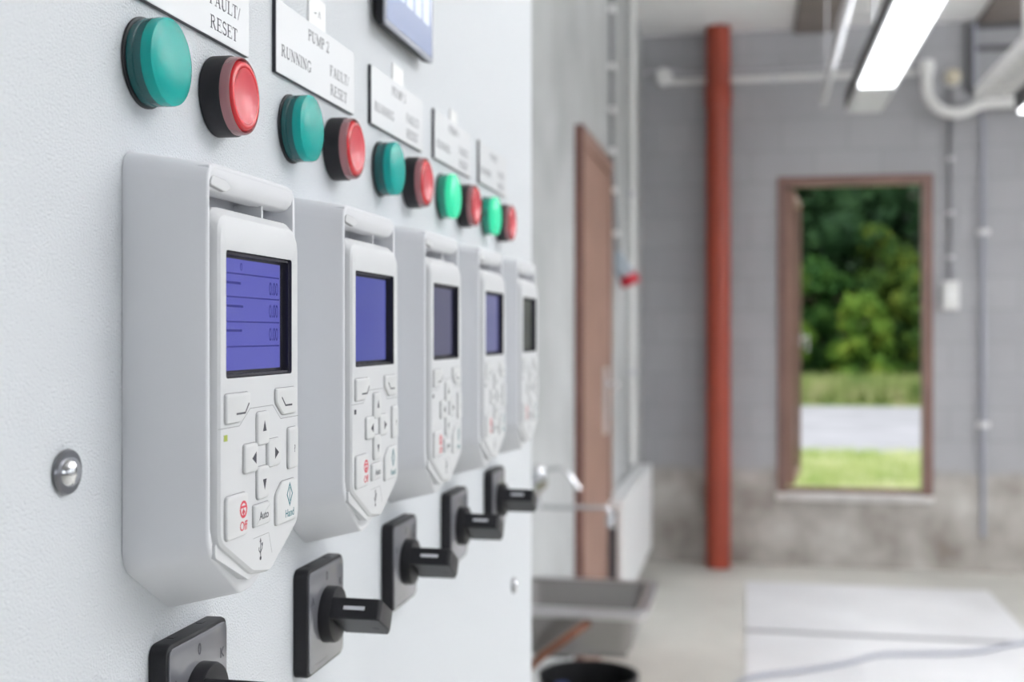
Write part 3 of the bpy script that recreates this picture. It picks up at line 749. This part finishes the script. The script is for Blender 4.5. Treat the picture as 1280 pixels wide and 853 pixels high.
for z in (.15, .42, .75, 1.05):
    bm = bmesh.new(); box(bm, -.022, .022, -.036, -.001, z - .012, z + .012); fin('clip', bm, M['conduit'], t, bevel=.003)
t = thing('wall_conduit', 'long thin bluish grey vertical conduit at the right of the far wall', 'conduit', (1.59, YF, 0))
pipe_obj('conduit_tube', arc_pts([(0, -.03, .22), (0, -.03, 2.75), (-.05, -.03, 2.95), (-.05, -.03, ZC)], .06), .0145, M['conduit_blue'], t)
for z in (2.07, .9):
    bm = bmesh.new(); box(bm, -.034, .034, -.055, -.001, z - .016, z + .016); fin('clip', bm, M['pvc'], t, bevel=.004)
# white trap-like bend
t = thing('bent_pipe', 'white plastic pipe bent in a U high on the far wall', 'pipe', (1.27, YF - .12, 3.0))
pts = [(-.02, 0, .07), (-.02, 0, -.06)] + [(.15 + .17 * math.cos(a), 0, -.06 + -.16 * math.sin(a)) for a in [PI - k * PI / 12 for k in range(1, 10)]] + [(.34, 0, -.165), (.62, 0, -.165)]
pipe_obj('pipe_tube', pts, .034, M['pvc'], t, 16)
bm = bmesh.new(); lathe(bm, [(.0, .045), (.07, .045), (.075, .036)], n=20, axis='Z', c=(-.02, 0, .03)); fin('pipe_cap', bm, M['pvc'], t, smooth=40)
bm = bmesh.new(); tube(bm, [(-.02, .01, .06), (-.02, .118, .06)], .02); fin('wall_stub', bm, M['pvc'], t, smooth=40)
t = thing('round_fitting', 'small cream coloured round fitting beside the white bent pipe', 'fitting', (1.415, YF, 3.02))
bm = bmesh.new(); lathe(bm, [(-.001, .048), (-.05, .046), (-.07, .03), (-.075, .01)], n=24, axis='Y'); fin('fitting_dome', bm, M['cream'], t, smooth=50)
bm = bmesh.new(); lathe(bm, [(-.001, .058), (-.012, .056)], n=24, axis='Y'); fin('fitting_base', bm, M['pvc'], t, smooth=50)
t = thing('steel_bracket', 'dark steel bracket on the far wall above the bent pipe', 'bracket', (1.51, YF, 2.93))
bm = bmesh.new()
box(bm, -.02, .02, -.045, -.001, 0, .40); fin('upright', bm, M['pole_steel'], t, bevel=.003)
for z in (.24, .375):
    bm = bmesh.new(); box(bm, .02, .35, -.04, -.001, z, z + .028); fin('cross_bar', bm, M['pole_steel'], t, bevel=.003)

# ------------------------------------------------------------------ hanging luminaires, pipe, tray
def luminaire(x, y0, y1, z, label, lit_to, grp='long ceiling luminaires', dm='added_lamp'):
    t = thing('ceiling_luminaire', label, 'lamp', (x, y0, z), grp)
    L = y1 - y0
    bm = bmesh.new()
    prof = [(-.088, .0), (-.090, .085), (-.05, .115), (.05, .115), (.090, .085), (.088, .0)]
    loft(bm, [[(p[0], 0, p[1]) for p in prof], [(p[0], L, p[1]) for p in prof]])
    bm.faces.ensure_lookup_table()
    bmesh.ops.recalc_face_normals(bm, faces=bm.faces)
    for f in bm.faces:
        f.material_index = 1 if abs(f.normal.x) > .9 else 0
    fin('housing', bm, [M['lamp_housing'], M['lamp_side_shade']], t)
    bm = bmesh.new(); pr = [(-.078, .001), (-.070, -.010), (.070, -.010), (.078, .001)]
    loft(bm, [[(p[0], .02, p[1]) for p in pr], [(p[0], lit_to - y0, p[1]) for p in pr]]); fin('diffuser', bm, M[dm], t)
    bm = bmesh.new(); box(bm, -.045, .045, .1, L - .1, .1155, .120);  # glowing strip added on the lamp top to brighten the ceiling
    if dm == 'added_lamp': fin('added_uplight_strip', bm, M['added_uplight'], t)
    else: fin('added_uplight_strip', bm, M['added_uplight_soft'], t)
    if lit_to < y1 - .1:
        bm = bmesh.new(); box(bm, -.078, .078, lit_to - y0 + .004, L - .01, -.012, .001); fin('end_cover', bm, M['lamp_housing'], t)
    for yy in (L * .2, L * .8):
        bm = bmesh.new(); tube(bm, [(0, yy, .112), (0, yy, ZC - z)], .005, 8); fin('suspension_rod', bm, M['conduit'], t)
    return t
luminaire(.748, 3.55, 6.12, 2.55, 'long lit ceiling luminaire with a dark shaded side, pointing at the tall window', 5.5, dm='lamp_on')
luminaire(1.515, 3.3, 6.02, 2.50, 'lit luminaire cut by the right edge of the picture, beside the cable tray', 6.0, dm='lamp_on')
luminaire(3.0, 3.2, 6.2, 2.75, 'added out-of-view luminaire over the right half of the room', 6.18)  # this and the next three are unseen, added for more light inside
luminaire(1.9, .0, 2.6, 2.85, 'added out-of-view luminaire overhead beside the cabinet', 2.58)
luminaire(3.6, .0, 2.6, 2.85, 'added out-of-view luminaire overhead near the right wall', 2.58)
luminaire(4.4, 3.2, 6.2, 2.75, 'added out-of-view luminaire closest to the right wall', 6.18)
t = thing('hanging_pipe', 'thin pale pipe running along the ceiling left of the long lit luminaire', 'pipe', (.59, 4.0, 2.75))
pipe_obj('pipe_tube', [(-.03, -.3, 0), (.012, 2.98, 0)], .020, M['conduit'], t)
for y in (.3, 2.4): pipe_obj('hanger', [(0, y, .015), (0, y, ZC - 2.75 - .03)], .004, M['conduit'], t, 8)
t = thing('cable_tray', 'white cable tray hanging below the ceiling at the right of the picture', 'cable tray', (1.31, 3.0, 2.555))
for x in (-.065, .065):
    bm = bmesh.new(); box(bm, x - .006, x + .006, 0, 2.98, 0, .06); fin('side_rail', bm, M['pvc'], t, bevel=.002)
for k in range(20):
    bm = bmesh.new(); box(bm, -.059, .059, .05 + k * .15, .085 + k * .15, .004, .016); fin('rung', bm, M['pvc'], t)
for k, y in enumerate((1.86, .4)):
    bm = bmesh.new(); tube(bm, [(-.072, y, .02), (-.072, y, ZC - 2.555)], .020, 10); fin('hanger', bm, M['pvc'], t, smooth=50)
for k, (dx, m_) in enumerate(((-.035, M['conduit']), (-.005, M['pvc']), (.03, M['conduit']))):
    bm = bmesh.new(); tube(bm, [(1.31 + dx, 3.02, 2.588), (1.31 + dx, 5.9, 2.588)], .0155, 8)
    o = fin('tray_cable', bm, m_, smooth=50)
    tag(o, ['grey cable lying along the left side of the white cable tray', 'white cable lying along the middle of the cable tray', 'grey cable lying along the right side of the white cable tray'][k], 'cable', 'cables in the tray')

# ------------------------------------------------------------------ left wall furniture
t = thing('wall_socket', 'grey industrial socket with a red end, on the left wall beyond the brown door', 'socket', (XL, 6.08, CAMZ + .33))
bm = bmesh.new(); box(bm, .001, .05, -.05, .05, -.03, .085); fin('socket_box', bm, M['plug_grey'], t, bevel=.01)
bm = bmesh.new(); tube(bm, [(.02, 0, .05), (.04, 0, .0), (.062, 0, -.03), (.072, 0, -.05)], [.035, .042, .044, .044], 20); fin('socket_body', bm, M['plug_grey'], t, smooth=40)
bm = bmesh.new(); tube(bm, [(.068, 0, -.035), (.088, 0, -.078)], [.049, .050], 20); fin('socket_collar', bm, M['plug_red'], t, smooth=40)
t = thing('socket_cable', 'dark vertical cable with white clips above the red ended socket', 'cable', (XL, 5.90, CAMZ))
pipe_obj('cable_tube', [(.016, -.08, ZC - CAMZ), (.016, -.08, .9), (.016, .06, .6), (.016, .17, .42)], .011, M['conduit_dark'], t)
for y, z in ((-.08, 1.58), (-.08, 1.30), (-.08, 1.09), (-.08, .89), (0.0, .71), (.115, .505)):
    bm = bmesh.new(); box(bm, .001, .034, y - .03, y + .03, z - .014, z + .014); fin('clip', bm, M['pvc'], t, bevel=.003)
t = thing('corner_conduit', 'pale vertical conduit on the left wall close to the far corner', 'conduit', (XL, 6.74, .72))
pipe_obj('conduit_tube', [(.028, 0, 0), (.028, 0, ZC - .72)], .019, M['pvc'], t)
for z in (.5, 1.5):
    bm = bmesh.new(); box(bm, .001, .052, -.03, .03, z, z + .03); fin('clip', bm, M['conduit'], t, bevel=.003)
t = thing('wall_radiator', 'white panel radiator low on the left wall beyond the sink', 'radiator', (XL, 5.62, .17))
bm = bmesh.new(); box(bm, .070, .100, -.08, 1.62, 0, .50); fin('front_panel', bm, M['radiator'], t, bevel=.008)
bm = bmesh.new(); box(bm, .012, .070, -.07, 1.61, .015, .46); fin('heating_core', bm, M['radiator_shade'], t)
bm = bmesh.new(); box(bm, .010, .070, -.078, 1.618, .4605, .498); fin('top_grille', bm, M['radiator'], t, bevel=.003)
for y in (.25, 1.4):
    bm = bmesh.new(); box(bm, .0005, .013, y, y + .04, .1, .42); fin('bracket', bm, M['radiator'], t)
pipe_obj('supply_pipe', [(.035, .12, .02), (.035, .12, -.168)], .010, M['radiator'], t, 10)

# sink: shallow stainless basin carried on brackets from the left wall
SKX0, SKX1, SKY0, SKY1, SKZ = -.462, -.072, 3.10, 3.48, .735
t = thing('utility_sink', 'small stainless steel sink on the left wall behind the cabinet edge', 'sink', ((SKX0 + SKX1) / 2, (SKY0 + SKY1) / 2, SKZ))
hw, hd = (SKX1 - SKX0) / 2, (SKY1 - SKY0) / 2
def xyr(hx, hy, z, r): return [(p[0], p[1], z) for p in rpoly([(-hx, -hy), (hx, -hy), (hx, hy), (-hx, hy)], r, 4)]
bm = bmesh.new()
loft(bm, [xyr(hw - .04, hd - .045, -.118, .03), xyr(hw - .026, hd - .026, -.03, .03), xyr(hw - .02, hd - .02, -.026, .03), xyr(hw, hd, -.024, .03), xyr(hw + .002, hd + .002, -.012, .03), xyr(hw, hd, .0, .03), xyr(hw - .018, hd - .018, 0, .03), xyr(hw - .030, hd - .030, -.01, .03), xyr(hw - .044, hd - .049, -.112, .03)])
sk = fin('basin', bm, M['steel'], t, smooth=40)
bm = bmesh.new()
loft(bm, [xyr(hw + .001, hd + .001, -.026, .03), xyr(hw + .007, hd + .007, -.024, .034), xyr(hw + .009, hd + .009, -.012, .035), xyr(hw + .007, hd + .007, .001, .034), xyr(hw - .004, hd - .004, .003, .03), xyr(hw - .016, hd - .016, .0005, .03), xyr(hw - .016, hd - .016, -.002, .03), xyr(hw + .001, hd + .001, -.002, .03)], cap0=False, cap1=False)
fin('rolled_rim', bm, M['rim'], t, smooth=50)
bm = bmesh.new(); lathe(bm, [(-.1105, .03), (-.109, .03)], n=24, axis='Z'); fin('drain', bm, M['chrome_dark'], t)
bm = bmesh.new(); tube(bm, [(0, 0, -.118), (0, 0, -.145), (-.03, 0, -.165), (-.208, 0, -.165)], .018, 12); fin('waste_pipe', bm, M['chrome'], t, smooth=50)
for y in (-.12, .12):
    bm = bmesh.new()
    box(bm, -hw - .012, hw - .05, y - .012, y + .012, -.140, -.1185); box(bm, -hw - .0125, -hw + .02, y - .012, y + .012, -.26, -.140)
    fin('bracket', bm, M['steel'], t, bevel=.002)
t = thing('wall_tap', 'chrome mixer tap with a long swivel spout above the steel sink', 'tap', (XL, 3.32, CAMZ - .43))
bm = bmesh.new(); lathe(bm, [(.001, .035), (.012, .035), (.02, .02), (.07, .02)], n=20, axis='X', c=(0, -.07, 0)); lathe(bm, [(.001, .035), (.012, .035), (.02, .02), (.07, .02)], n=20, axis='X', c=(0, .07, 0))
tube(bm, [(.07, -.10, 0), (.07, .10, 0)], .027, 20)
bm2 = bm; fin('mixer_body', bm2, M['chrome'], t, smooth=50)
bm = bmesh.new(); lathe(bm, [(.02, .026), (.045, .028), (.06, .02), (.065, .005)], n=20, axis='Z', c=(.085, 0, 0)); fin('cartridge', bm, M['chrome'], t, smooth=50)
bm = bmesh.new(); tube(bm, arc_pts([(.09, 0, .045), (.16, 0, .060), (.205, 0, -.005)], .03), [.006] * 8 + [.008], 12); fin('lever', bm, M['chrome'], t, smooth=50)
bm = bmesh.new(); tube(bm, arc_pts([(.085, 0, -.015), (.085, 0, -.055), (.285, 0, -.052), (.292, 0, -.088)], .015), .0065, 12); fin('spout', bm, M['chrome'], t, smooth=50)
bm = bmesh.new(); lathe(bm, [(-.105, .013), (-.080, .014), (-.072, .011)], n=18, axis='Z', c=(.292, 0, 0)); fin('aerator', bm, M['chrome'], t, smooth=50)
# brown handle leaning on the sink, black bin below
t = thing('rubber_hose', 'brown hose running down to the left across the front of the steel sink', 'hose', (-.225, 3.09, .74))
bm = bmesh.new(); tube(bm, arc_pts([(.005, .034, -.045), (-.012, -.022, -.050), (-.11, -.022, -.125), (-.20, .0, -.22), (-.236, .02, -.30)], .02), .011, 12); fin('hose_tube', bm, M['rust'], t, smooth=50)
bm = bmesh.new(); tube(bm, [(.001, .020, -.045), (.006, .036, -.045)], .013, 12); fin('hose_end', bm, M['chrome'], t, smooth=50)
t = thing('waste_bin', 'black rubber bin standing under the steel sink', 'bin', (-.245, 3.32, 0))
bm = bmesh.new()
lathe(bm, [(0, .10), (.48, .135), (.495, .14), (.505, .14), (.505, .130), (.48, .126), (.02, .094)], n=36, axis='Z'); fin('bin_body', bm, M['rubber'], t, smooth=40)
bm = bmesh.new(); tube(bm, arc_pts([(-.06, -.118, .45), (-.06, -.165, .40), (.06, -.165, .40), (.06, -.118, .45)], .02), .007, 8); fin('bin_handle', bm, M['pvc'], t)
t = thing('plastic_bottle', 'small pale bottle with a blue cap below the sink by the cabinet', 'bottle', (-.28, 3.06, 0))
bm = bmesh.new(); lathe(bm, [(0, .038), (.01, .042), (.40, .042), (.46, .03), (.50, .015), (.52, .015)], n=24, axis='Z'); fin('bottle_body', bm, M['pvc'], t, smooth=40)
bm = bmesh.new(); lathe(bm, [(.515, .018), (.55, .018)], n=20, axis='Z'); fin('bottle_cap', bm, mat('blue_cap', (.05, .08, .25), .4), t, smooth=40)

# ------------------------------------------------------------------ floor hatch plates and cable
for k, (y0, y1, lab) in enumerate(((5.99, 7.13, 'pale ribbed floor plate nearer the far wall'), (4.6, 5.92, 'pale ribbed floor plate nearer the viewer, under the loose cable'))):
    t = thing('floor_plate', lab, 'floor plate', (.178, y0, 0), 'pale floor plates')
    bm = bmesh.new(); box(bm, 0, 1.335, 0, y1 - y0, .0005, .010); fin('plate_sheet', bm, M['hatch'], t, bevel=.002)
    bm = bmesh.new()
    for j in range(16): box(bm, .03 + j * .03, .040 + j * .03, .02, y1 - y0 - .02, .0098, .0145)
    fin('ribs', bm, M['hatch'], t)
    if k == 0:
        bm = bmesh.new(); box(bm, 0, 1.335, -.066, -.002, .0005, .006); fin('joint_strip', bm, M['conduit_dark'], t)
pts = [(.0, 4.75), (.20, 5.08), (.40, 5.22), (.60, 5.38), (.77, 5.56), (.98, 5.62), (1.20, 5.70), (1.46, 5.92), (1.9, 6.1)]
C_ = []
for i in range(len(pts) - 1):
    for j in range(6):
        t_ = j / 6; p0 = pts[max(i - 1, 0)]; p1 = pts[i]; p2 = pts[i + 1]; p3 = pts[min(i + 2, len(pts) - 1)]
        q = [.5 * ((2 * p1[k]) + (-p0[k] + p2[k]) * t_ + (2 * p0[k] - 5 * p1[k] + 4 * p2[k] - p3[k]) * t_ ** 2 + (-p0[k] + 3 * p1[k] - 3 * p2[k] + p3[k]) * t_ ** 3) for k in (0, 1)]
        C_.append((q[0], q[1], .023 if .15 < q[0] < 1.53 else .0095))
o = pipe_obj('loose_cable', C_, .0085, M['conduit_blue'], None, 10)
tag(o, 'loose grey cable snaking over the pale floor plates', 'cable')

# ------------------------------------------------------------------ outside
GZ = -.15
bm = bmesh.new(); box(bm, -30, 60, YF + .22, 14.2 + 20, GZ - .2, GZ - .0)
struct(fin('meadow_ground', bm, M['meadow']), 'grassy ground outside the window')
def slab(name, pts, z, m, lab):
    bm = bmesh.new(); loft(bm, [[(p[0], p[1], z - .05) for p in pts], [(p[0], p[1], z) for p in pts]]); return struct(fin(name, bm, m), lab)
slab('gravel_road', [(-20, 16.2), (40, 16.4), (40, 27.4), (-20, 28)], GZ + .02, M['road'], 'pale gravel road outside')
slab('verge_ground', [(-30, 27.5), (60, 26.9), (60, 60), (-30, 60)], GZ + .06, M['grass_far'], 'grass verge beyond the road')
random.seed(4)
bm = bmesh.new()
gx, gy = 40, 14
V = [[bm.verts.new((-30 + 90 * i / gx, 33.5 + 22 * j / gy, GZ + .05 + 9.5 * (j / gy) ** .8 + (random.uniform(-.5, .5) if j else 0))) for j in range(gy + 1)] for i in range(gx + 1)]
for i in range(gx):
    for j in range(gy): bm.faces.new((V[i][j], V[i + 1][j], V[i + 1][j + 1], V[i][j + 1]))
struct(fin('wooded_bank', bm, M['leaf_dark'], smooth=80), 'dark green bank rising behind the trees')
def grass_patch(name, n, x0, x1, y0, y1, z, h, m, lab):
    bm = bmesh.new()
    for _ in range(n):
        x, y = random.uniform(x0, x1), random.uniform(y0, y1); a = random.uniform(0, PI); hh = h * random.uniform(.5, 1.3); w = .012 + .01 * random.random()
        dx, dy = math.cos(a) * w, math.sin(a) * w; lx, ly = random.uniform(-.4, .4) * hh, random.uniform(-.4, .4) * hh
        v = [bm.verts.new((x - dx, y - dy, z)), bm.verts.new((x + dx, y + dy, z)), bm.verts.new((x + lx, y + ly, z + hh))]
        bm.faces.new(v)
    me = bpy.data.meshes.new(name); bm.to_mesh(me); bm.free(); o = link(name, me, m)
    return tag(o, lab, 'grass', kind='stuff')
grass_patch('grass', 16000, .0, 4.2, 10.5, 16.3, GZ, .13, M['grass'], 'short pale grass growing just outside the tall window')
grass_patch('grass', 12000, .2, 7.5, 27.3, 29.9, GZ + .06, .55, M['grass_far'], 'taller yellow green grass beyond the gravel road')

def tree(name, label, x, y, h, rx, m, seed, n=2600, low=.1, leaf=.16, trunk=True, cat='tree', grp=None, nl=26, lr=(.28, .5)):
    rnd = random.Random(seed)
    t = thing(name, label, cat, (x, y, GZ + .05), grp)
    if trunk:
        bm = bmesh.new()
        tube(bm, [(0, 0, 0), (.08, .03, h * .3), (-.05, .05, h * .6), (.05, 0, h * .85)], [.16 * h / 7, .13 * h / 7, .08 * h / 7, .03], 10)
        for k in range(7):
            a = rnd.uniform(0, 2 * PI); z = h * rnd.uniform(.25, .7)
            tube(bm, [(0, 0, z), (math.cos(a) * rx * .4, math.sin(a) * rx * .4, z + .12 * h), (math.cos(a) * rx * .7, math.sin(a) * rx * .7, z + .17 * h)], [.05, .035, .015], 6)
        fin('trunk', bm, M['bark'], t, smooth=60)
    bm = bmesh.new()
    lobes = []
    for k in range(nl):
        a = rnd.uniform(0, 2 * PI); z = rnd.uniform(low, .9) * h
        rr = rx * math.sqrt(max(.08, 1 - abs(z / h - (.45 if cat == 'tree' else .2)) ** 2 * (2.6 if cat == 'tree' else 1.5))) * rnd.uniform(.1, .9)
        lobes.append((Vector((math.cos(a) * rr, math.sin(a) * rr, z)), rx * rnd.uniform(*lr)))
    for c, r in lobes:                         # leafy core of every lobe
        g = bmesh.ops.create_icosphere(bm, subdivisions=2, radius=r * .55)
        for v in g['verts']:
            v.co = v.co * rnd.uniform(.8, 1.15) + c
    per = n // len(lobes)
    for c, r in lobes:
        for _ in range(per):
            d = Vector((rnd.gauss(0, 1), rnd.gauss(0, 1), rnd.gauss(0, 1))).normalized()
            p = c + d * r * rnd.uniform(.45, 1.2)
            u = Vector((rnd.gauss(0, 1), rnd.gauss(0, 1), rnd.gauss(0, .6))).normalized(); w = u.cross(d)
            if w.length < .1: continue
            w.normalize(); s = leaf * rnd.uniform(.6, 1.3)
            vs = [bm.verts.new(p + u * s), bm.verts.new(p + w * s * .55), bm.verts.new(p - u * s), bm.verts.new(p - w * s * .55)]
            bm.faces.new(vs)
    me = bpy.data.meshes.new('foliage'); bm.to_mesh(me); bm.free(); link('foliage', me, m, t)
    return t
T = [(-1.5, 35, 9.5, 2.7, 'leaf_dark', 'dark broad tree standing left of the view through the window'),
     (1.4, 35.5, 10.5, 2.6, 'leaf_dark', 'dark green tree filling the upper left of the window view'),
     (4.0, 37, 11, 2.8, 'leaf_dark', 'dark green tree filling the upper middle of the window view'),
     (6.6, 35.5, 10.5, 2.7, 'leaf_dark', 'dark tree at the upper right of the window view'),
     (9.8, 36, 10, 2.9, 'leaf_mid', 'green tree standing right of the view through the window'),
     (13.5, 37, 10, 3.0, 'leaf_dark', 'dark tree farthest to the right beyond the gravel road'),
     (-5.2, 36.5, 10, 3.0, 'leaf_mid', 'green tree farthest to the left beyond the gravel road')]
for i, a in enumerate(T): tree('leafy_tree', a[5], a[0], a[1], a[2], a[3], M[a[4]], 10 + i, n=6500, grp='trees beyond the road')
B = [(1.0, 31.5, 3.5, 1.05, 'leaf_yellow', 'yellow green bush at the left of the window view'),
     (2.95, 31, 2.7, .85, 'leaf_yellow', 'low bright yellow green bush in the middle of the window view'),
     (4.7, 31.8, 3.7, 1.15, 'leaf_olive', 'olive green bush at the right of the window view'),
     (2.0, 33, 3.6, 1.2, 'leaf_mid', 'mid green bush between the left yellow bush and the middle one'),
     (6.6, 31.8, 3.2, 1.2, 'leaf_yellow', 'yellow green bush just right of the window view'),
     (3.7, 33.6, 4.8, 1.3, 'leaf_olive', 'tall loose olive bush behind the bright middle bush'),
     (-.6, 32, 3.0, 1.1, 'leaf_mid', 'mid green bush just left of the window view')]
for i, a in enumerate(B): tree('leafy_bush', a[5], a[0], a[1], a[2], a[3], M[a[4]], 40 + i, n=7500, low=.04, leaf=.10, trunk=True, cat='bush', grp='bushes at the road edge', nl=60, lr=(.14, .34))

# ------------------------------------------------------------------ world, camera
w = bpy.data.worlds.new('sky'); sc.world = w; w.use_nodes = True
nt = w.node_tree; bg = nt.nodes['Background']
tc = nt.nodes.new('ShaderNodeTexCoord'); sp = nt.nodes.new('ShaderNodeSeparateXYZ'); rp = nt.nodes.new('ShaderNodeValToRGB')
nt.links.new(tc.outputs['Generated'], sp.inputs[0]); nt.links.new(sp.outputs[2], rp.inputs[0]); nt.links.new(rp.outputs[0], bg.inputs[0])
rp.color_ramp.elements[0].position = 0; rp.color_ramp.elements[0].color = (.80, .86, .92, 1)
rp.color_ramp.elements[1].position = 1; rp.color_ramp.elements[1].color = (.95, .98, 1, 1)
bg.inputs[1].default_value = 1.4

cd = bpy.data.cameras.new('camera'); cam = bpy.data.objects.new('camera', cd); col.objects.link(cam); sc.camera = cam
cd.sensor_width = 36; cd.lens = 1500 / 1280 * 36; cd.clip_start = .01; cd.clip_end = 200
cam.location = (.19, 0, CAMZ); cam.rotation_euler = (PI / 2, 0, math.atan(295 / 1500))
cd.shift_y = -8.5 / 1280
cd.dof.use_dof = True; cd.dof.focus_distance = .42; cd.dof.aperture_fstop = 11.5

sc.view_settings.view_transform = 'Standard'; sc.view_settings.look = 'None'; sc.view_settings.gamma = 1; sc.view_settings.use_curve_mapping = False
sc.view_settings.exposure = .70
sc.cycles.use_denoising = True
sc.cycles.max_bounces = 8; sc.cycles.diffuse_bounces = 5; sc.cycles.glossy_bounces = 4
sc.cycles.sample_clamp_indirect = 6
sc.cycles.caustics_reflective = False; sc.cycles.caustics_refractive = False
